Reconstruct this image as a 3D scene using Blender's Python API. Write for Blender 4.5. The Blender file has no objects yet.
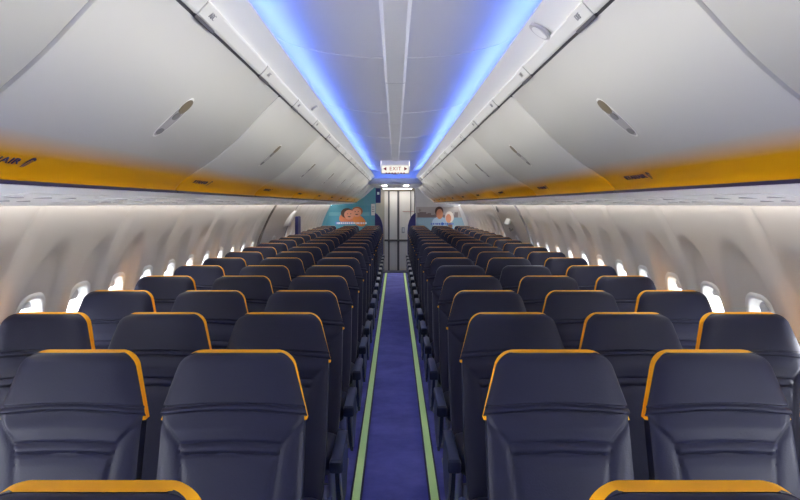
import bpy, bmesh, math, random
import numpy as np
from mathutils import Vector, Matrix

random.seed(7)
S = bpy.context.scene
COL = S.collection

# ------------------------------------------------------------------ camera
EYE = 1.55
cd = bpy.data.cameras.new('camera'); cam = bpy.data.objects.new('camera', cd); COL.objects.link(cam)
cam.location = (0, 0, EYE); cam.rotation_euler = (math.pi/2, 0, 0)
cd.sensor_width = 36; cd.lens = 708/800*36
cd.shift_x = 4.7/800; cd.shift_y = -45.3/800
cd.clip_start = .02; cd.clip_end = 200
S.camera = cam
# ------------------------------------------------------------------ world and light levels
SKY = 12.0
BLUE = 8.5
WHITE = 6.5
WASH = 6.8
WSTART = 0.2
w = bpy.data.worlds.new('daylight'); S.world = w; w.use_nodes = True
w.node_tree.nodes['Background'].inputs[0].default_value = (.93, .96, 1, 1)
w.node_tree.nodes['Background'].inputs[1].default_value = SKY
S.view_settings.view_transform = 'Standard'
S.view_settings.look = 'None'
S.view_settings.exposure = 1.0
S.view_settings.gamma = 1
S.view_settings.use_curve_mapping = False
try:
    S.cycles.max_bounces = 10; S.cycles.diffuse_bounces = 7; S.cycles.transparent_max_bounces = 12
    S.cycles.use_denoising = True
except Exception:
    pass


Y0, YDOME, YEND = -1.3, 13.0, 16.25      # cabin start, end of the vaulted ceiling, rear partition
# white lamps lying in the two light coves, shining across onto the opposite bins and down onto the seats
for sgn_ in (-1, 1):
    ld = bpy.data.lights.new('cove_lamp', 'AREA'); lo = bpy.data.objects.new('cove_lamp', ld); COL.objects.link(lo)
    ld.shape = 'RECTANGLE'; ld.size = .02; ld.size_y = YDOME-.3-WSTART; ld.energy = WHITE; ld.color = (1, .96, .80); ld.spread = math.radians(22)
    dv = Vector((-sgn_*math.cos(math.radians(12)), 0, -math.sin(math.radians(12))))
    zv = -dv; yv = Vector((0, 1, 0)); xv = yv.cross(zv)
    mt = Matrix((xv, yv, zv)).transposed().to_4x4(); mt.translation = (sgn_*.487, (YDOME-.3+WSTART)/2, EYE+.578); lo.matrix_world = mt

# added warm spots that throw orange patches onto the walls beside the windows
for sgn_ in (-1, 1):
    for y_ in (2.98, 4.47, 6.55):
        ld = bpy.data.lights.new('reading_lamp_beam', 'SPOT'); lo = bpy.data.objects.new('reading_lamp_beam', ld); COL.objects.link(lo)
        ld.energy = 2.8; ld.color = (1, .48, .10); ld.spot_size = math.radians(28); ld.spot_blend = 1; ld.shadow_soft_size = .02
        lo.location = (sgn_*1.25, y_, EYE-.02); lo.rotation_euler = (Vector((sgn_*1.70, y_, EYE-.55))-lo.location).to_track_quat('-Z', 'Y').to_euler()

# ------------------------------------------------------------------ materials
def mat(name, col, rough=.5, spec=.5, emit=None, es=0, bump=0, bscale=60, metal=0, coat=0):
    m = bpy.data.materials.new(name); m.use_nodes = True
    nt = m.node_tree; b = nt.nodes['Principled BSDF']
    b.inputs['Base Color'].default_value = (*col, 1)
    b.inputs['Roughness'].default_value = rough
    b.inputs['Specular IOR Level'].default_value = spec
    b.inputs['Metallic'].default_value = metal
    b.inputs['Coat Weight'].default_value = coat
    if emit:
        b.inputs['Emission Color'].default_value = (*emit, 1); b.inputs['Emission Strength'].default_value = es
    if bump:
        tc = nt.nodes.new('ShaderNodeTexCoord'); n = nt.nodes.new('ShaderNodeTexNoise'); bp = nt.nodes.new('ShaderNodeBump')
        n.inputs['Scale'].default_value = bscale; n.inputs['Detail'].default_value = 4
        bp.inputs['Strength'].default_value = bump; bp.inputs['Distance'].default_value = .002
        nt.links.new(tc.outputs['Object'], n.inputs['Vector']); nt.links.new(n.outputs['Fac'], bp.inputs['Height'])
        nt.links.new(bp.outputs['Normal'], b.inputs['Normal'])
    return m

def light_mat(name, col, s):
    m = bpy.data.materials.new(name); m.use_nodes = True; nt = m.node_tree
    nt.nodes.clear(); e = nt.nodes.new('ShaderNodeEmission'); o = nt.nodes.new('ShaderNodeOutputMaterial')
    e.inputs[0].default_value = (*col, 1); e.inputs[1].default_value = s
    nt.links.new(e.outputs[0], o.inputs[0]); return m

M = {}
M['leather'] = mat('navy_leather', (.020, .0215, .047), .42, .24, bump=.25, bscale=180)
M['leather_cover'] = mat('navy_headrest_leather', (.020, .0215, .045), .42, .24, bump=.25, bscale=180)
M['trim'] = mat('orange_headrest_edge', (1, .44, .004), .6, .2, bump=.1, bscale=200)
M['shell'] = mat('dark_seat_shell', (.03, .034, .06), .5)
M['arm'] = mat('navy_armrest_plastic', (.02, .027, .058), .38)
M['frame'] = mat('seat_frame_blue', (.03, .04, .12), .4)
M['metal'] = mat('brushed_metal', (.5, .5, .52), .35, metal=.9)
M['wall'] = mat('warm_white_sidewall', (.64, .605, .565), .5, .3)
M['ceil'] = mat('ceiling_white', (.70, .70, .71), .55, .3)
M['white'] = mat('white_trim', (.78, .78, .76), .45, .4)
M['rail'] = mat('rail_light_grey', (.56, .56, .54), .45, .4)
M['binside'] = mat('bin_inner_grey', (.6, .6, .6), .6)
M['psu'] = mat('service_panel_white', (.85, .85, .83), .35, .5)
M['dark'] = mat('dark_gap', (.02, .02, .025), .6)
M['navy'] = mat('navy_strip', (.02, .012, .06), .5)
M['grey'] = mat('grey_plastic', (.28, .28, .29), .4)
M['lightgrey'] = mat('light_grey_plastic', (.5, .49, .5), .35)
M['bronze'] = mat('bronze_recess', (.16, .13, .085), .5)
M['door'] = mat('galley_door_cream', (.58, .56, .53), .5, .4)
M['doorline'] = mat('door_line_dark', (.07, .07, .08), .5)
M['blue'] = mat('bulkhead_blue', (.02, .022, .14), .5)
M['poster_sea'] = mat('poster_turquoise', (.12, .35, .42), .5)
M['green'] = mat('floor_strip_green', (.75, .95, .42), .5, emit=(.5, .9, .3), es=.07)
M['red'] = mat('exit_red', (.35, .03, .03), .5)
M['ink'] = mat('navy_ink', (.035, .03, .12), .5)
M['led_blue'] = light_mat('led_blue', (.14, .25, 1.0), BLUE)
M['led_wash'] = light_mat('led_wash', (1, .95, .90), WASH)
M['lamp'] = light_mat('lamp_lens', (1, .95, .85), 110)

# bin lacquer: white above, a yellow printed band that fades out upward (by height on the bin itself)
m = mat('bin_lacquer', (.49, .49, .475), .3, .5); M['bin'] = m
nt = m.node_tree; b = nt.nodes['Principled BSDF']
tc = nt.nodes.new('ShaderNodeTexCoord'); sx = nt.nodes.new('ShaderNodeSeparateXYZ'); cr = nt.nodes.new('ShaderNodeValToRGB')
mr = nt.nodes.new('ShaderNodeMapRange'); mr.inputs[1].default_value = EYE+.04; mr.inputs[2].default_value = EYE+.24
nt.links.new(tc.outputs['Object'], sx.inputs[0]); nt.links.new(sx.outputs['Z'], mr.inputs[0]); nt.links.new(mr.outputs[0], cr.inputs[0])
el = cr.color_ramp.elements
el[0].position = .0; el[0].color = (.74, .34, .004, 1)
el[1].position = .56; el[1].color = (.49, .49, .475, 1)
e = el.new(.34); e.color = (.72, .335, .005, 1)
nt.links.new(cr.outputs[0], b.inputs['Base Color'])

# carpet
m = mat('blue_carpet', (.03, .03, .18), .95, .1, bump=.6, bscale=400); M['carpet'] = m
nt = m.node_tree; b = nt.nodes['Principled BSDF']
tc = nt.nodes.new('ShaderNodeTexCoord'); n = nt.nodes.new('ShaderNodeTexNoise'); n.inputs['Scale'].default_value = 3.2; n.inputs['Detail'].default_value = 8
n.inputs['Roughness'].default_value = .7
cr = nt.nodes.new('ShaderNodeValToRGB')
cr.color_ramp.elements[0].position = .35; cr.color_ramp.elements[0].color = (.15, .155, .50, 1)
cr.color_ramp.elements[1].position = .65; cr.color_ramp.elements[1].color = (.23, .235, .66, 1)
nt.links.new(tc.outputs['Object'], n.inputs['Vector']); nt.links.new(n.outputs['Fac'], cr.inputs[0]); nt.links.new(cr.outputs[0], b.inputs['Base Color'])

# window glass: clear sheet with a faint mirror
m = bpy.data.materials.new('window_glass'); m.use_nodes = True; nt = m.node_tree; nt.nodes.clear(); M['glass'] = m
o_ = nt.nodes.new('ShaderNodeOutputMaterial'); mx = nt.nodes.new('ShaderNodeMixShader'); tr = nt.nodes.new('ShaderNodeBsdfTransparent'); gl = nt.nodes.new('ShaderNodeBsdfGlossy')
gl.inputs['Roughness'].default_value = .03; mx.inputs[0].default_value = .05; tr.inputs[0].default_value = (.97, .97, .98, 1)
nt.links.new(tr.outputs[0], mx.inputs[1]); nt.links.new(gl.outputs[0], mx.inputs[2]); nt.links.new(mx.outputs[0], o_.inputs[0])

def flat(name, col, rough=.5): 
    if name not in M: M[name] = mat(name, col, rough)
    return M[name]

# ------------------------------------------------------------------ mesh helpers
def link(name, me, m, parent=None, smooth=True):
    o = bpy.data.objects.new(name, me); COL.objects.link(o)
    if m is not None and not me.materials: me.materials.append(m)
    if smooth:
        for p in me.polygons: p.use_smooth = True
    if parent: o.parent = parent
    return o

def pyd(name, V, F, m, parent=None, smooth=True):
    me = bpy.data.meshes.new(name); me.from_pydata([tuple(v) for v in V], [], [tuple(f) for f in F]); me.update()
    bm = bmesh.new(); bm.from_mesh(me); bmesh.ops.recalc_face_normals(bm, faces=bm.faces); bm.to_mesh(me); bm.free()
    return link(name, me, m, parent, smooth)

class MB:
    def __init__(s): s.V = []; s.F = []
    def add(s, V, F):
        k = len(s.V); s.V += [tuple(v) for v in V]; s.F += [tuple(i+k for i in f) for f in F]; return s
    def box(s, c, d, bev=0.0, mtx=None):
        bm = bmesh.new(); bmesh.ops.create_cube(bm, size=1)
        for v in bm.verts: v.co = Vector((v.co.x*d[0], v.co.y*d[1], v.co.z*d[2]))
        if bev: bmesh.ops.bevel(bm, geom=list(bm.edges), offset=bev, segments=3, profile=.6, affect='EDGES')
        if mtx: bmesh.ops.transform(bm, matrix=mtx, verts=bm.verts)
        bmesh.ops.translate(bm, vec=Vector(c), verts=bm.verts)
        bm.verts.index_update(); s.add([v.co.copy() for v in bm.verts], [[v.index for v in f.verts] for f in bm.faces]); bm.free(); return s
    def tube(s, pts, r, n=10):
        pts = [Vector(p) for p in pts]; rings = []
        for i, p in enumerate(pts):
            t = (pts[min(i+1, len(pts)-1)]-pts[max(i-1, 0)]).normalized()
            a = t.cross(Vector((0, 0, 1)) if abs(t.z) < .9 else Vector((1, 0, 0))).normalized(); b_ = t.cross(a)
            rings.append([p+a*r*math.cos(2*math.pi*k/n)+b_*r*math.sin(2*math.pi*k/n) for k in range(n)])
        return s.loft(rings)
    def loft(s, rings, caps=True):
        n = len(rings[0]); V = [v for r in rings for v in r]; F = []
        for i in range(len(rings)-1):
            for k in range(n): F.append((i*n+k, i*n+(k+1) % n, (i+1)*n+(k+1) % n, (i+1)*n+k))
        if caps: F.append(tuple(range(n))[::-1]); F.append(tuple((len(rings)-1)*n+k for k in range(n)))
        return s.add(V, F)
    def extr(s, poly, y0, y1, close=True):
        """polygon of (x,z) extruded along y"""
        return s.loft([[(x, y0, z) for x, z in poly], [(x, y1, z) for x, z in poly]], caps=close)
    def disc(s, c, ax, r, h, n=20):
        c = Vector(c); ax = Vector(ax).normalized(); return s.tube([c, c+ax*h], r, n)
    def build(s, name, m, parent=None, smooth=False): return pyd(name, s.V, s.F, m, parent, smooth)

def autosmooth(o, ang=35):
    bm = bmesh.new(); bm.from_mesh(o.data)
    for e in bm.edges:
        e.smooth = not (len(e.link_faces) == 2 and e.calc_face_angle(0) > math.radians(ang))
    for f in bm.faces: f.smooth = True
    bm.to_mesh(o.data); bm.free(); return o

def thing(name, label, cat, loc=(0, 0, 0), group=None):
    o = bpy.data.objects.new(name, None); COL.objects.link(o); o.location = loc; o.empty_display_size = .1
    tag(o, label, cat, group); return o
def tag(o, label, cat, group=None):
    o['label'] = label; o['category'] = cat
    if group: o['group'] = group
    return o
def struct(o, label=None):
    o['kind'] = 'structure'
    if label: o['label'] = label
    return o
def dup(root, loc, label=None):
    r = root.copy(); COL.objects.link(r); r.location = loc
    if label: r['label'] = label
    for ch in list(root.children):
        c = ch.copy(); COL.objects.link(c); c.parent = r
        for g in list(ch.children):
            d = g.copy(); COL.objects.link(d); d.parent = c
    return r
def text_mesh(body, size, depth=.0008, spacing=1.0):
    cu = bpy.data.curves.new('lettering', 'FONT'); cu.body = body; cu.size = size; cu.extrude = depth
    cu.align_x = 'CENTER'; cu.align_y = 'CENTER'; cu.space_character = spacing; cu.resolution_u = 3
    o = bpy.data.objects.new('lettering', cu); COL.objects.link(o)
    dg = bpy.context.evaluated_depsgraph_get(); me = bpy.data.meshes.new_from_object(o.evaluated_get(dg))
    bpy.data.objects.remove(o); bpy.data.curves.remove(cu); me.materials.clear(); return me
def basis(r, u, loc):
    r = Vector(r).normalized(); u = Vector(u).normalized(); n = r.cross(u)
    m_ = Matrix((r, u, n)).transposed().to_4x4(); m_.translation = Vector(loc); return m_
ORD = ['first', 'second', 'third', 'fourth', 'fifth', 'sixth', 'seventh', 'eighth', 'ninth', 'tenth', 'eleventh', 'twelfth', 'thirteenth',
       'fourteenth', 'fifteenth', 'sixteenth', 'seventeenth', 'eighteenth', 'nineteenth', 'twentieth', 'twenty-first', 'twenty-second']

# ================================================================== SETTING
# floor
o = MB().box((0, (Y0+YEND+1)/2, -.03), (3.5, YEND+1-Y0, .06)).build('floor', M['carpet']); struct(o, 'blue carpeted cabin floor')
# sidewalls: fuselage arc with arched recesses round each window and a channel at each panel joint
R, CZ = 1.74, .60
def wx(z): return math.sqrt(R*R-(z-CZ)**2)
WIN_Y0, WIN_P, WIN_Z, WHW, WHH = 3.335, .51, .930, .118, .172
EX0, EX1 = 8.62, 10.52                     # the stretch taken by the exit hatches
EXW = 9.57
wins = [WIN_Y0+WIN_P*k for k in range(-8, 25) if not (EX0-.15 < WIN_Y0+WIN_P*k < EX1+.15)]
def sst(a, b, x):
    t = np.clip((x-a)/(b-a), 0, 1); return t*t*(3-2*t)
def sidewall(name, sgn, ya, yb, za, zb, holes, recess=True, inset=0.0):
    ny = max(2, int(round((yb-ya)/.02))); nz = max(2, int(round((zb-za)/.02)))
    ys = np.linspace(ya, yb, ny+1); zs = np.linspace(za, zb, nz+1)
    Yg, Zg = np.meshgrid(ys, zs, indexing='ij'); D = np.zeros_like(Yg)
    if recess:
        for wy in holes:
            dy = Yg-wy; up = np.maximum(Zg-WIN_Z, 0); dn = np.maximum(WIN_Z-Zg, 0)
            r = np.sqrt((dy/.225)**2+(up/.47)**2+(dn/.75)**4)
            D += .042*(1-sst(.74, 1.0, r))
        ph = (Yg-2.98)/(2*WIN_P); ph = np.abs(ph-np.round(ph))*2*WIN_P
        D += .022*np.exp(-(ph/.05)**2)*sst(1.0, 1.5, Zg)+.006*np.exp(-(ph/.008)**2)
    D -= inset
    X = np.sqrt(R*R-(Zg-CZ)**2)+D
    V = np.stack([sgn*X, Yg, Zg], -1).reshape(-1, 3).tolist()
    F = []; cy = (ys[1:]+ys[:-1])/2; cz = (zs[1:]+zs[:-1])/2
    H = np.array(holes) if len(holes) else np.array([999.])
    for i in range(ny):
        near = H[np.argmin(abs(H-cy[i]))]
        for j in range(nz):
            if (abs(cy[i]-near)/(WHW+.012))**3+(abs(cz[j]-WIN_Z)/(WHH+.012))**3 < 1: continue
            a = i*(nz+1)+j; F.append((a, a+1, a+nz+2, a+nz+1))
    me = bpy.data.meshes.new(name); me.from_pydata(V, [], F); me.update()
    return link(name, me, M['wall'])
ZTOP = 1.552
for sgn, side in ((-1, 'left'), (1, 'right')):
    o = sidewall('wall_'+side, sgn, Y0, YEND, -.02, ZTOP, wins); struct(o, 'pale moulded cabin sidewall')
    sw = o
# windows
def win_loop(hw, hh, wy, dx, sgn, n=40, zc=WIN_Z, plane=None):
    out = []
    for k in range(n):
        a = 2*math.pi*k/n; c, s_ = math.cos(a), math.sin(a)
        y = wy+hw*math.copysign(abs(c)**.66, c); z = zc+hh*math.copysign(abs(s_)**.66, s_)
        out.append((sgn*(wx(z)+dx), y, z))
    return out
def make_window(idx, sgn, wy, dep=.042, name='window'):
    rings = [win_loop(WHW+.034, WHH+.034, wy, dep+.003, sgn), win_loop(WHW+.026, WHH+.026, wy, dep-.008, sgn), win_loop(WHW+.008, WHH+.008, wy, dep-.010, sgn),
             win_loop(WHW, WHH, wy, dep-.002, sgn), win_loop(WHW-.012, WHH-.012, wy, dep+.05, sgn), win_loop(WHW-.022, WHH-.022, wy, dep+.085, sgn), win_loop(WHW+.05, WHH+.05, wy, dep+.09, sgn)]
    f = MB().loft(rings, caps=False).build('%s_%d' % (name, idx), M['white'], None, True); struct(f)
    f['label'] = 'oval cabin window in the %s sidewall' % ('left' if sgn < 0 else 'right')
    p = MB().add(win_loop(WHW-.01, WHH-.01, wy, dep+.08, sgn), [tuple(range(40))]).build('pane', M['glass'], f)
    # shade: a thin sheet drawn a little way down
    zt, zb_ = WIN_Z+WHH-.008, WIN_Z+WHH-.045-.05*random.random()
    hw = WHW-.03
    s = MB(); s.loft([[(sgn*(wx(z)+dep+.04), wy-hw, z), (sgn*(wx(z)+dep+.04), wy+hw, z), (sgn*(wx(z)+dep+.044), wy+hw, z), (sgn*(wx(z)+dep+.044), wy-hw, z)] for z in (zt, zb_)])
    s.build('shade', M['lightgrey'], f)
    return f
k = 1
for sgn in (-1, 1):
    for wy in wins:
        if wy > 1.5: make_window(k, sgn, wy); k += 1
# exit hatches over the wing
for sgn, nm, lb in ((-1, 'door_1', 'pale overwing exit hatch in the left sidewall'), (1, 'door_2', 'pale overwing exit hatch in the right sidewall')):
    h = sidewall(nm, sgn, EX0+.012, EX1-.012, .25, ZTOP-.004, [EXW], recess=False, inset=.022); h.name = nm; struct(h, lb)
    make_window(60+(sgn > 0), sgn, EXW, dep=-.022, name='window')
    g = MB()
    for yy in (EX0, EX1):
        zz = np.linspace(.2, ZTOP-.003, 24)
        g.loft([[(sgn*(wx(z)-.024), yy-.013, z), (sgn*(wx(z)-.024), yy+.013, z), (sgn*(wx(z)+.01), yy+.013, z), (sgn*(wx(z)+.01), yy-.013, z)] for z in zz])
    g.build('seal', M['grey'] if sgn > 0 else flat('seal_brown', (.10, .085, .08)), h)
    # handle cover and release handle
    if sgn < 0: continue
    mc = MB(); z = 1.33; mc.box((sgn*(wx(z)-.035), EXW+.1, z), (.03, .34, .12), .012, Matrix.Rotation(sgn*.42, 3, 'Y').to_4x4())
    mc.build('handle_cover', M['white'], h)
    z = 1.22; MB().tube([(sgn*(wx(z)-.05), EXW-.06, z), (sgn*(wx(z)-.07), EXW, z-.02), (sgn*(wx(z)-.05), EXW+.2, z)], .014).build('handle', M['grey'], h)
o = thing('reading_lens', 'dark oval recess high on the right wall above the exit hatch', 'vent', (wx(1.5)-.03, EX1-.35, 1.49))
MB().disc((.01, 0, 0), (-1, 0, -.3), .05, .012).build('rim', M['grey'], o); MB().disc((0, 0, 0), (-1, 0, -.3), .035, .006).build('mesh_cover', M['dark'], o)
o.name = 'wall_vent'
# white bulge and navy upright panel at the far end of the left hatch
z = 1.36
V = []
o = MB().loft([[(-(wx(zz)-.03), EX1-.48+d0*2.4, zz), (-(wx(zz)-.06), EX1-.05, zz), (-(wx(zz)-.03), EX1, zz)] for zz, d0 in ((1.46, .14), (1.42, .07), (1.36, .02), (1.28, 0), (1.24, 0))]).build('light_cover', flat('bright_white_plastic', (.9, .9, .9)), None, True)
tag(o, 'white curved wedge on the left wall at the far edge of the exit hatch', 'cover')
o = MB().box((-1.475, EX1+.2, .98), (.05, .30, .79), .02).build('upright_pad', M['blue']); tag(o, 'narrow navy upright pad against the left wall just beyond the exit hatch', 'pad')

# ceiling vault, from the centre line out into the light coves
cp = [(0, .560), (.09, .561), (.18, .568), (.26, .579), (.34, .596), (.40, .613), (.445, .634), (.475, .66), (.495, .695), (.50, .74)]
prof = [(-x, z) for x, z in cp[::-1]]+cp[1:]
ny = 60; V = []; F = []
ys = np.concatenate([np.linspace(Y0, 12.2, 30), np.linspace(12.3, 13.35, 18)])
for y in ys:
    lift = .05*float(sst(12.3, 13.3, np.array(y)))
    for x, z in prof: V.append((x, y, EYE+z+lift))
n = len(prof)
for i in range(len(ys)-1):
    for j in range(n-1): F.append((i*n+j, i*n+j+1, (i+1)*n+j+1, (i+1)*n+j))
V2 = [(x, y, z+.02) for x, y, z in V]
o = pyd('ceiling', V, F, M['ceil'], None, True); struct(o, 'white vaulted cabin ceiling')
# ceiling panel joints and centre strip
k = 1
def trim(mb, m, label, smooth=False):
    global k
    o = mb.build('trim_%d' % k, m, None, smooth); k += 1; struct(o, label); return o
mb = MB()
for y in [2.70+1.62*i for i in range(-2, 8)]:
    if y > 12.4: continue
    pts = [(x, EYE+z-.0025) for x, z in prof[2:-2]]
    for (x0, z0), (x1, z1) in zip(pts[:-1], pts[1:]):
        if abs((x0+x1)/2) < .035: continue
        mb.add([(x0, y-.006, z0), (x1, y-.006, z1), (x1, y+.006, z1), (x0, y+.006, z0), (x0, y-.006, z0+.006), (x1, y-.006, z1+.006), (x1, y+.006, z1+.006), (x0, y+.006, z0+.006)],
               [(0, 1, 2, 3), (4, 5, 6, 7), (0, 1, 5, 4), (2, 3, 7, 6)])
trim(mb, M['white'], 'thin joints between the ceiling panels')
for i in range(-2, 6):
    ya, yb = 3.20+1.62*i+.006, 3.20+1.62*(i+1)-.006
    mb = MB(); mb.extr([(-.045, EYE+.566), (-.045, EYE+.552), (-.034, EYE+.548), (.034, EYE+.548), (.045, EYE+.552), (.045, EYE+.566)], ya, min(yb, 12.3)); 
    trim(mb, M['white'], 'centre strip of the ceiling')
    mb = MB(); mb.box((0, yb+.006, EYE+.555), (.084, .012, .012)); trim(mb, M['grey'], 'joint in the ceiling centre strip')
# unseen flat slabs above and beside the bins, added to block daylight
rs = []
for a in np.linspace(0, math.pi, 25): rs.append((1.79*math.cos(a), .6+1.79*math.sin(a)))
shell_in = [(x, z) for x, z in rs if z > 1.55]
yc, yl_ = (Y0+YEND+1)/2, YEND+1-Y0
o = MB().box((0, yc, 2.43), (3.2, yl_, .04)).build('ceiling_outer', M['binside']); struct(o, 'outer roof above the ceiling')
for sgn, sd in ((-1, 'left'), (1, 'right')):
    o = MB().box((sgn*1.55, yc, 1.99), (.08, yl_, .88)).build('wall_outer_'+sd, M['binside']); struct(o, 'outer wall behind the bins')
# end and start partitions
def dshape(y, hole=None):
    pts = [(wx(z), z) for z in np.linspace(0, 1.55, 20)]+[(1.79*math.cos(a), .6+1.79*math.sin(a)) for a in np.linspace(math.asin(.95/1.79), math.pi-math.asin(.95/1.79), 20)]+[(-wx(z), z) for z in np.linspace(1.55, 0, 20)]
    return [(x, z) for x, z in pts]
mb = MB(); mb.extr(dshape(0), Y0-.05, Y0); o = mb.build('wall_back', M['blue']); struct(o, 'front partition behind the viewpoint')  # unseen wall made navy so little light bounces onto the front seats
mb = MB(); mb.extr(dshape(0), YEND+.95, YEND+1.0); o = mb.build('wall_front', M['door']); struct(o, 'cream rear wall at the far end')
for sgn, sd in ((-1, 'left'), (1, 'right')):
    zz = [0, .4, .8, 1.2, 1.56]
    V = [(sgn*wx(z), y, z) for y in (YEND-.02, YEND+.97) for z in zz]
    o = pyd('wall_aft_'+sd, V, [(i, i+1, 6+i, 5+i) for i in range(4)], M['wall'], None, True); struct(o, 'sidewall behind the far bulkhead')

# bin-top rails, cove panels, light strips
def mir(poly, sgn): return [(sgn*x, EYE+z) for x, z in poly]
for sgn, sd in ((-1, 'left'), (1, 'right')):
    mb = MB(); mb.extr(mir([(.456, .436), (.450, .440), (.430, .462), (.428, .468), (.436, .474), (.475, .470), (.478, .445)], sgn), Y0, YEND)
    trim(mb, M['rail'], 'white rail along the %s bin tops' % sd)
    mb = MB(); mb.extr(mir([(.4365, .472), (.410, .490), (.382, .510), (.374, .517), (.374, .521), (.380, .523), (.392, .512), (.440, .482)], sgn), Y0, YDOME+.15)
    autosmooth(trim(mb, M['white'], 'white cove panel above the %s bins' % sd), 40)
    mb = MB(); mb.extr(mir([(.476, .466), (.502, .50), (.502, .76), (.508, .76), (.508, .50), (.482, .466)], sgn), Y0, YDOME+.3); trim(mb, M['white'], 'back of the %s light cove' % sd)
    mb = MB(); mb.extr(mir([(.430, .524), (.442, .540), (.446, .536), (.436, .519)], sgn), .6, YDOME-.1)
    o = mb.build('light_strip', M['led_blue']); tag(o, 'blue light strip hidden in the %s ceiling cove' % sd, 'light strip')
    # service panel channel under the bins and sidewall light
    mb = MB(); mb.extr(mir([(.885, .046), (.93, .032), (1.10, .020), (1.30, .006), (1.345, 0), (1.365, -.004), (1.37, .006), (1.30, .03), (.90, .06)], sgn), Y0, YEND-.3)
    o = trim(mb, M['psu'], 'service panel channel under the %s bins' % sd); autosmooth(o, 30)
    mb = MB(); mb.extr(mir([(1.376, .012), (1.392, .012), (1.392, .024), (1.376, .024)], sgn), 1.2, YEND-.3)
    o = mb.build('light_strip', M['led_wash']); tag(o, 'white light strip washing the %s sidewall from under the bins' % sd, 'light strip')
    mb = MB(); mb.extr(mir([(1.36, .03), (1.36, .045), (1.56, .045), (1.56, .03)], sgn), Y0, YEND); trim(mb, M['white'], 'top of the %s wall light slot' % sd)
# far end of the vault: lip, transverse strip and lower ceiling
mb = MB(); mb.box((0, YDOME+.03, EYE+.437), (.93, .06, .105), .02); trim(mb, M['white'], 'white lip across the end of the vaulted ceiling')
mb = MB(); mb.box((0, YDOME+.36, EYE+.58), (1.0, .02, .36)); trim(mb, M['ceil'], 'end of the ceiling vault')
mb = MB(); mb.box((0, YDOME+.066, EYE+.478), (.84, .014, .014)); o = mb.build('light_strip', M['led_blue']); tag(o, 'blue light strip hidden across the far end of the ceiling', 'light strip')
mb = MB(); mb.box((0, (YDOME+YEND+1)/2, EYE+.40), (1.0, YEND+1-YDOME, .03)); o = mb.build('ceiling_low', M['ceil']); struct(o, 'flat lower ceiling at the far end')
for x, lb in ((-.21, 'left'), (.21, 'right')):
    t = thing('ceiling_light', 'small round ceiling light at the far end, the %s one of two' % lb, 'ceiling light', (x, 13.9, EYE+.385), 'far ceiling lights')
    MB().disc((0, 0, 0), (0, 0, -1), .06, .012).build('rim', M['white'], t); MB().disc((0, 0, -.006), (0, 0, -1), .045, .010).build('lens', M['lamp'], t)

t = thing('galley_light', 'long white ceiling light above the far doors', 'ceiling light', (0.05, 16.2, EYE+.375))  # added light source that brightens the far doors
MB().box((0, 0, 0), (.7, .16, .02), .005).build('housing', M['white'], t); MB().box((0, 0, -.012), (.66, .12, .006)).build('lens', light_mat('galley_lens', (1, .95, .88), 9), t)
# aisle floor strips
for sgn, sd in ((-1, 'left'), (1, 'right')):
    mb = MB(); mb.box((sgn*.207, (Y0+16.0)/2, .004), (.062, 16.0-Y0, .008), .003); o = mb.build('floor_strip', flat('strip_edge_dark', (.02, .022, .07)));
    g = MB().box((sgn*.207, (Y0+16.0)/2, .008), (.042, 16.0-Y0, .006), .002).build('glow_band', M['green'], o)
    tag(o, 'pale green guide strip along the %s edge of the aisle carpet' % sd, 'floor strip', 'aisle guide strips')

# ================================================================== REAR DOORS AND BULKHEADS
YD = 16.0
d = MB().box((.085, YD+.5, .96), (.80, .05, 1.92)).build('door_3', M['door']); struct(d, 'cream folding doors at the far end of the aisle')
yf = YD+.47
for x, wd in ((-.15, .035), (.07, .05), (.36, .02), (.455, .03)):
    MB().box((x, yf, .96), (wd, .02, 1.90), .004).build('door_edge', M['doorline'], d)
MB().box((.085, yf-.004, .72), (.80, .02, .045), .004).build('kick_rail', M['doorline'], d)
MB().box((.185, yf-.006, .96), (.075, .03, .14), .012).build('door_latch', M['grey'], d)
MB().box((.185, yf-.018, .96), (.04, .02, .08), .01).build('latch_pull', M['metal'], d)
MB().box((.31, yf-.002, 1.39), (.28, .012, .012)).build('red_line', flat('faint_red', (.45, .2, .18)), d)
MB().box((.085, yf-.01, 1.90), (.86, .04, .07), .01).build('header', flat('header_brown', (.2, .17, .13)), d)
o = MB().box((0, YD+.35, .012), (.60, .5, .024), .006).build('threshold', flat('threshold_dark', (.08, .085, .13))); o.name = 'trim_sill'; struct(o, 'dark sill before the far doors')

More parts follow.
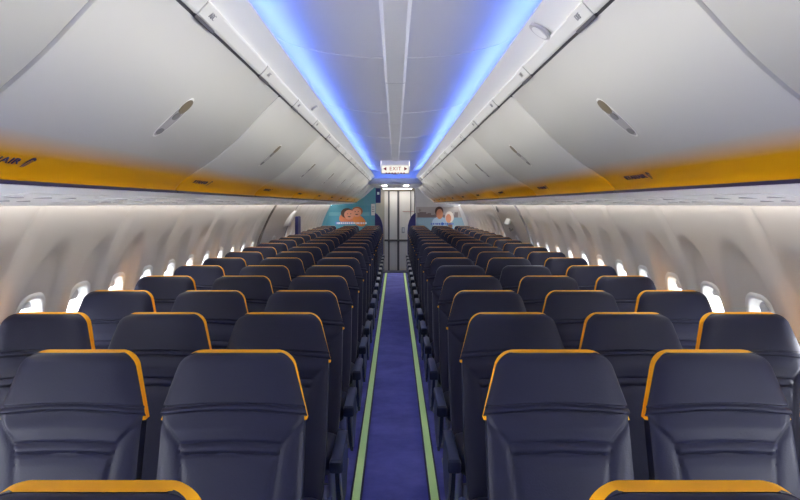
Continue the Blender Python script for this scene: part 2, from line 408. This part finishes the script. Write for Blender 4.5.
def quad(mb, x0, z0, x1, z1, y): return mb.box(((x0+x1)/2, y, (z0+z1)/2), (abs(x1-x0), .006, abs(z1-z0)))
def ell(mb, x, z, rx, rz, y, n=20, rot=0):
    c, s_ = math.cos(rot), math.sin(rot); P = [(x+rx*math.cos(2*math.pi*k/n)*c-rz*math.sin(2*math.pi*k/n)*s_, z+rx*math.cos(2*math.pi*k/n)*s_+rz*math.sin(2*math.pi*k/n)*c) for k in range(n)]
    return mb.extr(P, y, y+.004)
for sgn, sd in ((-1, 'left'), (1, 'right')):
    t = thing('bulkhead', ('turquoise bulkhead with a poster of two smiling faces, left of the far doors' if sgn < 0 else 'bulkhead with a harbour poster of a waving couple, right of the far doors'), 'bulkhead', (0, YD, 0), 'far bulkheads')
    zz = np.linspace(.0, 1.62, 14)
    outer = [(wx(z)-.01, z) for z in zz if z < 1.53]+[(1.46, 1.54)]
    poly = outer+[(.90, 1.59), (.70, 1.73), (.46, 1.95), (.445, 1.95), (.445, .6), (.445, 0)]
    MB().extr([(sgn*x, z) for x, z in poly], 0, .04).build('panel', M['poster_sea'] if sgn < 0 else flat('bulkhead_white', (.62, .62, .62)), t)
    sh = [(.46, 0), (.46, 1.36), (.44, 1.355), (.40, 1.33), (.35, 1.27), (.31, 1.18), (.285, 1.08), (.275, .95), (.275, 0)]
    MB().extr([(sgn*x, z) for x, z in sh], -.02, .05).build('lower_flare', M['blue'], t)
    # poster
    pz0, pz1 = .98, (1.51 if sgn > 0 else 1.55)
    if sgn < 0:
        p = MB().extr([(-1.60, pz0), (-.56, pz0), (-.56, 1.53), (-1.44, 1.53)], -.012, -.002).build('poster', flat('poster_teal', (.09, .33, .42)), t)
        quad(MB(), -1.5, 1.30, -.58, 1.38, -.014).build('sea_band', flat('poster_pale_teal', (.16, .42, .48)), p)
        ell(MB(), -1.08, 1.26, .19, .13, -.020, rot=.2).build('shoulders', flat('poster_skin_deep', (.75, .23, .10)), p)
        ell(MB(), -.82, 1.19, .17, .11, -.022, rot=-.6).build('arm', flat('poster_orange', (.82, .28, .07)), p)
        ell(MB(), -1.09, 1.36, .14, .115, -.026).build('hair', flat('poster_dark_hair', (.10, .05, .035)), p)
        ell(MB(), -1.04, 1.325, .115, .11, -.031).build('face', flat('poster_skin', (.85, .36, .22)), p)
        ell(MB(), -.86, 1.40, .125, .105, -.027).build('hair', flat('poster_red_hair', (.48, .13, .05)), p)
        ell(MB(), -.87, 1.375, .105, .10, -.033).build('face', M['poster_skin'], p)
        for fx, fz in ((-1.04, 1.325), (-.87, 1.375)):
            mb = MB(); ell(mb, fx-.035, fz+.02, .012, .01, -.037, 10); ell(mb, fx+.035, fz+.02, .012, .01, -.037, 10); ell(mb, fx, fz-.045, .035, .012, -.037, 10)
            mb.build('features', M['poster_dark_hair'], p)
        mb = MB(); x = -1.32
        random.seed(3)
        while x < -.64:
            wd = random.choice((.02, .03, .04)); quad(mb, x, 1.115, x+wd, 1.155, -.038); x += wd+.014
        mb.build('caption', flat('poster_white', (.85, .87, .9)), p)
        mb = MB(); quad(mb, -1.35, 1.105, -.95, 1.165, -.028); mb.build('caption_band', flat('poster_band_blue', (.12, .25, .6)), p)
        # white notice at the inner edge
        q = MB().box((-.50, -.01, 1.44), (.09, .02, .26), .005).build('notice', M['white'], t)
        mb = MB()
        for i in range(3): quad(mb, -.53, 1.49-.05*i, -.47, 1.505-.05*i, -.022)
        mb.build('notice_lines', M['grey'], q)
    else:
        p = MB().extr([(.47, pz0), (1.60, pz0), (1.42, 1.50), (.47, 1.50)], -.012, -.002).build('poster', flat('poster_sky', (.46, .42, .40)), t)
        MB().extr([(.47, pz0), (1.60, pz0), (1.50, 1.26), (.47, 1.26)], -.016, -.012).build('water', flat('poster_water', (.26, .41, .50)), p)
        mb = MB(); random.seed(5); x = .5
        while x < 1.40:
            wd = .03+.05*random.random(); quad(mb, x, 1.26, x+wd, 1.31+.08*random.random(), -.018); x += wd
        quad(mb, .545, 1.28, .56, 1.46, -.018); quad(mb, .52, 1.42, .585, 1.435, -.018)
        mb.build('skyline', flat('poster_skyline', (.24, .19, .19)), p)
        ell(MB(), 1.0, 1.14, .17, .14, -.022).build('shirt', flat('poster_shirt', (.50, .66, .78)), p)
        ell(MB(), .99, 1.40, .095, .11, -.026).build('hair', M['poster_dark_hair'], p)
        ell(MB(), 1.0, 1.34, .075, .115, -.031).build('face', flat('poster_skin_tan', (.72, .30, .16)), p)
        ell(MB(), 1.22, 1.27, .10, .13, -.024).build('shirt', flat('poster_cream', (.78, .70, .62)), p)
        ell(MB(), 1.20, 1.24, .06, .10, -.031).build('face', M['poster_skin_tan'], p)
        ell(MB(), 1.24, 1.06, .05, .09, -.026).build('arm', flat('poster_arm', (.3, .16, .1)), p)
        mb = MB(); x = .80
        while x < 1.32:
            wd = random.choice((.02, .03, .04)); quad(mb, x, 1.10, x+wd, 1.135, -.036); x += wd+.014
        mb.build('caption', flat('poster_caption_blue', (.10, .16, .55)), p)
        ell(MB(), 1.06, 1.118, .03, .035, -.038).build('caption_dot', flat('poster_dot', (.02, .2, .6)), p)
t = thing('wall_placard', 'navy upright placard with a small white square, left of the far door tops', 'placard', (-.40, YD+.2, 1.76), None)
MB().box((0, 0, 0), (.13, .02, .34), .004).build('board', M['blue'], t); MB().box((.01, -.012, .05), (.05, .008, .06)).build('square', M['white'], t)
MB().box((-.40, YD+.46, .95), (.3, .05, 1.9)).build('wall_side_panel', flat('side_panel_tan', (.32, .29, .24))); bpy.data.objects['wall_side_panel']['kind'] = 'structure'
o = MB().box((.62, YD+.46, .95), (.3, .05, 1.9)).build('wall_side_panel', M['door']); struct(o)

# exit sign
t = thing('exit_sign', 'white hanging sign lettered EXIT between arrows under the far ceiling', 'sign', (0.0, 8.9, EYE+.472)); t.scale = (1.12, 1.12, 1.12)
MB().box((0, 0, 0), (.325, .05, .155), .012).build('housing', flat('sign_cream', (.74, .72, .66)), t)
MB().box((0, -.026, -.025), (.30, .006, .085), .003).build('face_plate', light_mat('sign_glow', (.9, .84, .76), .55), t)
c = link('lettering', text_mesh('EXIT', .058, .001, 1.15), M['red'], t, False); c.matrix_local = basis((1, 0, 0), (0, 0, 1), (0, -.031, -.02))
for sg in (-1, 1):
    MB().extr([(sg*.135, -.02), (sg*.10, .0), (sg*.10, -.04)], -.031, -.029).build('arrow', M['red'], t)
mb = MB()
for i in range(7): mb.box((-.10+.033*i, -.03, -.068), (.018, .002, .012))
mb.build('small_lettering', M['red'], t)
MB().box((0, 0, .08), (.12, .03, .02)).build('bracket', M['white'], t)

# ================================================================== OVERHEAD BINS
BF = [(.462, .430), (.487, .405), (.517, .374), (.555, .333), (.59, .295), (.62, .264), (.65, .2365), (.688, .2035), (.74, .163), (.79, .130), (.83, .102), (.856, .080), (.868, .064), (.872, .052)]
BB = [(.93, .05), (1.30, .06), (1.46, .10), (1.40, .36), (.9, .50), (.515, .455)]
BIN0, BINL = 1.25, 1.57
txt = text_mesh('RYANAIR', .027, .0008, 1.05)
for v in txt.vertices: v.co.x *= 1.8
def harp(sc):
    mb = MB()
    fr = [(-.5, -.5), (-.42, .15), (-.2, .5), (.1, .55), (.45, .4), (.5, .2), (.2, .3), (-.05, .3), (-.22, .1), (-.32, -.45)]
    mb.add([(x*sc, y*sc, .0004) for x, y in fr], [tuple(range(len(fr)))])
    for x in (-.1, .05, .2, .35): mb.add([(x*sc, .28*sc, .0004), ((x+.06)*sc, .28*sc, .0004), ((x*.5-.12)*sc, -.45*sc+x*.4*sc, .0004), ((x*.5-.18)*sc, -.45*sc+x*.4*sc, .0004)], [(0, 1, 2, 3)])
    return mb
nb = 0
for sgn, sd in ((-1, 'left'), (1, 'right')):
    for i in range(-1, 9):
        ya = BIN0+BINL*i; yb = ya+BINL
        if i == -1: ya = Y0+.02
        yb = min(yb, YEND-.25)
        if yb-ya < .3: continue
        if i == 8: yb = YEND-.25
        t = thing('overhead_bin', 'white curved overhead bin with yellow lower band, %s side, %s from the near end' % (sd, ORD[i+1]), 'overhead bin', (0, (ya+yb)/2, 0), 'overhead bins')
        h = (yb-ya)/2-.005
        def seg(poly, close, y0=-h, y1=h):
            return [[(sgn*x, y0, EYE+z) for x, z in poly], [(sgn*x, y1, EYE+z) for x, z in poly]]
        # door: curved front panel with rounded side edges
        rings = []
        for y, ins in ((-h, .012), (-h+.004, .004), (-h+.014, 0), (h-.014, 0), (h-.004, .004), (h, .012)):
            fr = []
            for (x, z) in BF: fr.append((sgn*(x+ins*.7), y, EYE+z+ins*.7))
            for (x, z) in BF[::-1]: fr.append((sgn*(x+.022), y, EYE+z+.018))
            rings.append(fr)
        dr = MB().loft(rings).build('door', M['bin'], t); autosmooth(dr, 32)
        hs = [(x+.024, z+.02) for x, z in BF]+BB
        MB().loft(seg(hs, True)).build('housing', M['binside'], t)
        MB().loft(seg([(.874, .048), (.866, .046), (.866, .055), (.878, .058), (.90, .056), (.90, .047)], True)).build('edge_strip', M['navy'], t)
        MB().loft(seg([(.4575, .436), (.4625, .430), (.48, .435), (.475, .45)], True)).build('top_gap', M['dark'], t)
        if i >= 0:
            # latch: a slim lens-shaped recess running up the face
            arc = [0.0]
            for q in range(len(BF)-1): arc.append(arc[-1]+math.hypot(BF[q+1][0]-BF[q][0], BF[q+1][1]-BF[q][1]))
            mid = arc[5]+.022
            def onface(s_, off=0.0):   # s_ metres up the face from the latch centre, off metres proud of it
                t_ = mid-s_
                e_ = .012
                f = lambda v: Vector((float(np.interp(v, arc, [p[0] for p in BF])), float(np.interp(v, arc, [p[1] for p in BF]))))
                tu = (f(t_-e_)-f(t_+e_)).normalized(); nn = Vector((tu.y, -tu.x))
                if nn.y > 0: nn = -nn
                return f(t_)+nn*off
            def lens(L, W, off, dep, n=24, s0=0):
                P0 = []; P1 = []
                for q in range(n):
                    a = 2*math.pi*q/n; s_ = s0+L*math.cos(a); wv = W*math.copysign(abs(math.sin(a))**.8, math.sin(a))
                    p = onface(s_, off); q2 = onface(s_, off-dep); P0.append((sgn*p.x, wv, EYE+p.y)); P1.append((sgn*q2.x, wv, EYE+q2.y))
                return MB().loft([P1, P0])
            la = lens(.080, .038, .0012, .006).build('latch', M['white'], t, False)
            lens(.074, .032, .0018, .003).build('latch_paddle', flat('latch_grey', (.36, .35, .37), .35), la)
            lens(.026, .030, .0026, .002, s0=.047).build('finger_recess', M['bronze'], la)
            lens(.014, .020, .0024, .002, s0=.008).build('latch_grip', flat('latch_shadow_grey', (.17, .165, .175)), la)  # grip and foot in dark grey: shade of the recess put into the colour
            lens(.012, .022, .0024, .002, s0=-.055).build('latch_foot', flat('latch_shadow_grey', (.17, .165, .175)), la)
            # lettering on the yellow band
            yl = -.535 if sgn < 0 else .40
            if i == 8: yl *= .6
            up = Vector((-sgn*.786, 0, .618)); rr = Vector((0, -sgn, 0)); nn = rr.cross(up)
            base = Vector((sgn*.836, yl, EYE+.0965))+nn*.0015
            lt = link('lettering', txt, M['ink'], t, False); lt.matrix_local = basis(rr, up, base-rr*.03)
            hp = harp(.034).build('emblem', M['ink'], t); hp.matrix_local = basis(rr, up, base+rr*.112)

# row placards on the rail, service units under the bins
pl_txt = {-1: text_mesh('ABC', .022, .0005), 1: text_mesh('DEF', .022, .0005)}
for sgn, sd in ((-1, 'left'), (1, 'right')):
    proto = None
    for i in range(19):
        y = 1.69-.757+.757*i
        lb = 'small grey seat-letter placard on the rail above the %s bins, %s from the near end' % (sd, ORD[i])
        if proto is None:
            proto = t = thing('seat_placard', lb, 'placard', (0, y, 0), 'seat placards on the bin rails')
            MB().loft([[(sgn*x, yy, EYE+z) for x, z in ((.459, .431), (.4485, .436), (.4255, .462), (.429, .470), (.46, .45))] for yy in (-.075, .075)]).build('plate', M['rail'], t)
            MB().loft([[(sgn*x, yy, EYE+z) for x, z in ((.461, .4285), (.4565, .4275), (.4515, .4335), (.458, .437))] for yy in (-.08, .08)]).build('plate_foot', M['doorline'], t)
            up = Vector((-sgn*.023, 0, .026)).normalized(); rr = Vector((0, -sgn, 0)); nn = rr.cross(up)
            l_ = link('lettering', pl_txt[sgn], M['grey'], t, False); l_.matrix_local = basis(rr, up, Vector((sgn*.4370, 0, EYE+.449))+nn*.0015)
        else: dup(proto, (0, y, 0), lb)
    proto = None
    for i in range(20):
        y = 1.35+.757*i
        if y > 15.6: continue
        lb = 'passenger service unit with reading lamps under the %s bins, %s from the near end' % (sd, ORD[i])
        if proto is None:
            proto = t = thing('passenger_service_unit', lb, 'service unit', (0, y, 0), 'service units under the bins')
            MB().loft([[(sgn*x, yy, EYE+z) for x, z in ((.95, .028), (1.10, .016), (1.28, .004), (1.28, .012), (1.1, .026), (.95, .04))] for yy in (-.26, .26)]).build('panel', M['psu'], t)
            for q in range(3):
                MB().disc((sgn*(1.05), -.16+.16*q, EYE+.024), (0, 0, -1), .026, .006).build('reading_lamp', M['lightgrey'], t)
                MB().disc((sgn*(1.17), -.12+.12*q, EYE+.017), (0, 0, -1), .020, .008).build('air_nozzle', M['lightgrey'], t)
        else: dup(proto, (0, y, 0), lb)
# odd fittings on the cove panels
for sgn, y, r_, lb in ((1, 1.98, .035, 'oval sensor on the white cove panel, right side near the viewpoint'), (-1, 3.55, .018, 'small clip on the white cove panel, left side')):
    t = thing('cove_sensor', lb, 'sensor', (sgn*.408, y, EYE+.4875))
    up = Vector((-sgn*.70, 0, .714)); nn = Vector((-sgn*.58, 0, -.81)); 
    MB().disc((0, 0, 0), nn, r_, .008).build('rim', M['lightgrey'], t); MB().disc(nn*.006, nn, r_*.7, .004).build('cap', M['white'], t)

# ================================================================== SEATS
def yb_(z): return -(1.12-z)*.30
def headrest_hw(z, zt, hw_t, hw_b, zb, r):
    hw = hw_t+(hw_b-hw_t)*(zt-z)/(zt-zb)
    d_ = z-(zt-r)
    if d_ > 0: hw -= r-math.sqrt(max(r*r-d_*d_, 0))
    return hw
def hz(zb, zt, r, n1, n2): return list(np.linspace(zb, zt-r, n1))+[zt-r+r*math.sin(a) for a in np.linspace(0, math.pi/2, n2)[1:]]
NU = 33
US = [math.copysign(1-(1-abs(t_))**1.6, t_) for t_ in np.linspace(-1, 1, NU)]
def headrest_mesh():
    zb, zt, r = .930, 1.104, .040; rings = []
    for z in hz(zb, zt, r, 48, 10):
        hw = headrest_hw(z, zt, .163, .217, zb, r); wv = float(1-sst(.0, .5, np.array((z-zb)/(zt-zb))))
        top = max(0, (z-(zt-r))/r); edge = .016*top**5
        loop = []
        for u in US:
            zz = z+.018*(1-u*u)*wv
            yy = yb_(zz)-.016*(1-abs(u)**2.5)*.5 + .018*abs(u)**9+edge
            g = z-zb
            yy += .009*math.exp(-((g-.024)/.0038)**2)+.006*math.exp(-((g-.002)/.004)**2)-.003*math.exp(-((g-.013)/.006)**2)
            loop.append((u*hw, yy, zz))
        for u in US[::-1]:
            zz = z+.018*(1-u*u)*wv; loop.append((u*hw, yb_(zz)+.020, zz))
        rings.append(loop)
    return MB().loft(rings)
def trim_mesh():
    zb, zt, r = .917, 1.1045, .042; rings = []
    for z in hz(zb, zt, r, 10, 12):
        hw = headrest_hw(z, zt, .161, .2150, zb, r)
        if z < .935: hw -= .0
        loop = []
        f, b2 = yb_(z)+.024, yb_(z)+.070
        ch = .006
        loop = [(-hw, f+ch, z), (-hw+ch, f, z), (hw-ch, f, z), (hw, f+ch, z), (hw, b2-ch, z), (hw-ch, b2, z), (-hw+ch, b2, z), (-hw, b2-ch, z)]
        rings.append(loop)
    return MB().loft(rings)
def backrest_mesh():
    zs = list(np.linspace(.43, .80, 12))+list(np.linspace(.806, .985, 40)); N = 57
    us = [math.copysign(1-(1-abs(t_))**1.15, t_) for t_ in np.linspace(-1, 1, N)]; rings = []
    zs = [z for z in zs if z < .97]
    for z in zs:
        hw = (.2075 if z > .6 else .2075-.010*(.6-z)/.17)
        if z > .925: hw = min(hw, headrest_hw(z, 1.104, .163, .217, .930, .040)-.008)
        loop = []
        for u in us:
            a = abs(u); zc = z-.014*(1-u*u)
            tt = min(max((.932-zc)/.085, 0), 1); sm = 1.02-.31*(tt*tt*(3-2*tt)*.4+tt*.6)-.15*min(max((.847-zc)/.20, 0), 1)**.8
            d_ = 0
            if zc < .95: d_ += .0045*math.exp(-((a-sm)/.022)**2)*(1 if a < 1 else 0)
            d_ -= .0035*float(sst(sm, sm+.14, np.array(a)))*float(sst(.945, .90, np.array(zc)))
            if a < sm+.01:
                k_ = float(sst(sm+.01, sm-.06, np.array(a))) if False else min(1, max(0, (sm+.01-a)/.06))
                for zl in (.852, .822): d_ += k_*.006*math.exp(-((zc-zl)/.0040)**2)
                d_ -= k_*.006*math.exp(-((zc-.837)/.010)**2)
                d_ -= k_*.005*math.exp(-((zc-.893)/.024)**2)
                d_ -= k_*.004*float(sst(.822, .79, np.array(zc)))
            d_ -= .010*(1-a**3)
            d_ += .010*a**16
            zz = z
            loop.append((u*hw, yb_(zz)+.008+d_, zz))
        for u in us[::-1]: loop.append((u*hw, yb_(z)+.065, z))
        rings.append(loop)
    return MB().loft(rings)
def shell_mesh():
    rings = []
    for z in list(np.linspace(.36, 1.06, 12))+[1.075, 1.09]:
        hw = (headrest_hw(z, 1.1045, .160, .2, .915, .042)-.006) if z > .93 else .190
        rings.append([(-hw, yb_(z)+.06, z), (hw, yb_(z)+.06, z), (hw-.02, yb_(z)+.092, z), (-hw+.02, yb_(z)+.092, z)])
    return MB().loft(rings)
def cushion_mesh():
    rings = []
    for q in np.linspace(0, 1, 18):
        y = -.20-.44*q; c = math.sqrt(max(0, 1-((q-.5)/.5)**6)); t_ = .055*c+.004
        zc = .415+.02*q; loop = []
        for a in np.linspace(0, 2*math.pi, 32, endpoint=False):
            cx, sz = math.cos(a), math.sin(a)
            loop.append((.20*math.copysign(abs(cx)**.35, cx), y, zc+t_*math.copysign(abs(sz)**.55, sz)))
        rings.append(loop)
    return MB().loft(rings)
def armrest_mesh(x):
    mb = MB()
    mb.box((x, -.605, .512), (.048, .38, .036), .011)
    mb.box((x, -.775, .500), (.054, .05, .052), .013)
    return mb
def arm_base(x): return MB().box((x, -.445, .488), (.034, .12, .045), .008)
def side_panel(x):
    rings = []
    for z, ya, yb2, t_ in ((.488, -.74, -.30, .018), (.44, -.72, -.28, .02), (.38, -.68, -.26, .022), (.32, -.64, -.25, .022), (.25, -.56, -.28, .018), (.20, -.50, -.32, .012)):
        rings.append([(x-t_/2, ya, z), (x+t_/2, ya, z), (x+t_/2, yb2, z), (x-t_/2, yb2, z)])
    return MB().loft(rings)
def leg_mesh(x, front):
    if front: return MB().tube([(x, -.56, .34), (x, -.57, .2), (x, -.58, .02)], .018).box((x, -.58, .012), (.05, .10, .024), .005)
    return MB().tube([(x, -.28, .34), (x, -.22, .2), (x, -.16, .02)], .018).box((x, -.16, .012), (.05, .10, .024), .005)
MESH = {}
def cached(key, fn, name, m, smooth=None):
    if key not in MESH:
        o = fn().build(name, m); 
        if smooth: autosmooth(o, smooth)
        MESH[key] = o.data; bpy.data.objects.remove(o)
    return MESH[key]
def put(name, me, parent):
    o = bpy.data.objects.new(name, me); COL.objects.link(o); o.parent = parent; return o
def make_seat(sgn, pos, plain=False):
    """sgn: block (-1 left of the aisle); pos 0 aisle, 1 middle, 2 window"""
    t = thing('airplane_seat', 'x', 'seat', (0, 0, 0), 'rows of navy passenger seats')
    inn = -sgn
    put('backrest', cached('back', backrest_mesh, 'backrest', M['leather'], 50), t)
    put('headrest', cached('head', headrest_mesh, 'headrest', M['leather_cover'], 50), t)
    if plain: put('headrest_edge', cached('trimp', trim_mesh, 'headrest_edge', M['leather'], 40), t)
    else: put('headrest_edge', cached('trim', trim_mesh, 'headrest_edge', M['trim'], 40), t)['label'] = 'orange headrest edge'
    put('back_shell', cached('shell', shell_mesh, 'back_shell', M['shell'], 40), t)
    put('cushion', cached('cush', cushion_mesh, 'cushion', M['leather'], 50), t)
    ax = inn*.2375
    a = put('armrest', cached(('arm', inn), lambda: armrest_mesh(ax), 'armrest', M['arm'], 30), t)
    put('armrest_hinge', cached(('armb', inn), lambda: arm_base(ax), 'armrest_hinge', M['dark'], 30), a)
    if pos == 2:
        a2 = put('armrest', cached(('arm', -inn, 'o'), lambda: armrest_mesh(-ax*.93), 'armrest', M['arm'], 30), t)
    if pos == 0:
        put('side_panel', cached(('side', inn), lambda: side_panel(ax), 'side_panel', M['frame'], 40), t)
        put('panel_edge', cached(('sedge', inn), lambda: MB().tube([(ax+inn*.011, -.735, .47), (ax+inn*.012, -.69, .38), (ax+inn*.011, -.57, .25)], .005), 'panel_edge', M['metal'], 40), t)
    for fr in (True, False):
        for xs in (-.17, .17): put('leg', cached(('leg', fr, xs), lambda: leg_mesh(xs, fr), 'leg', M['metal'], 40), t)
    return t
PITCH = .475
ROWS = [1.08]+[2.115+.755*i for i in range(18)]
PN = ['aisle', 'middle', 'window']
for sgn, sd in ((-1, 'left'), (1, 'right')):
    for pos in range(3):
        proto = None
        for i, y in enumerate(ROWS):
            if i == 0 and pos > 0: continue
            plain = sgn > 0 and i == 5 and pos < 2
            x = sgn*PITCH*(pos+1)
            edge = 'all-navy headrest' if plain else 'orange headrest edge'
            lb = 'navy leather %s seat with %s, %s of the aisle, %s' % (PN[pos], edge, sd, 'nearest row' if i == 0 else ORD[i]+' row back')
            if plain: t = make_seat(sgn, pos, True); t.location = (x, y, 0); t['label'] = lb
            elif proto is None: proto = t = make_seat(sgn, pos); t.location = (x, y, 0); t['label'] = lb
            else: t = dup(proto, (x, y, 0), lb)
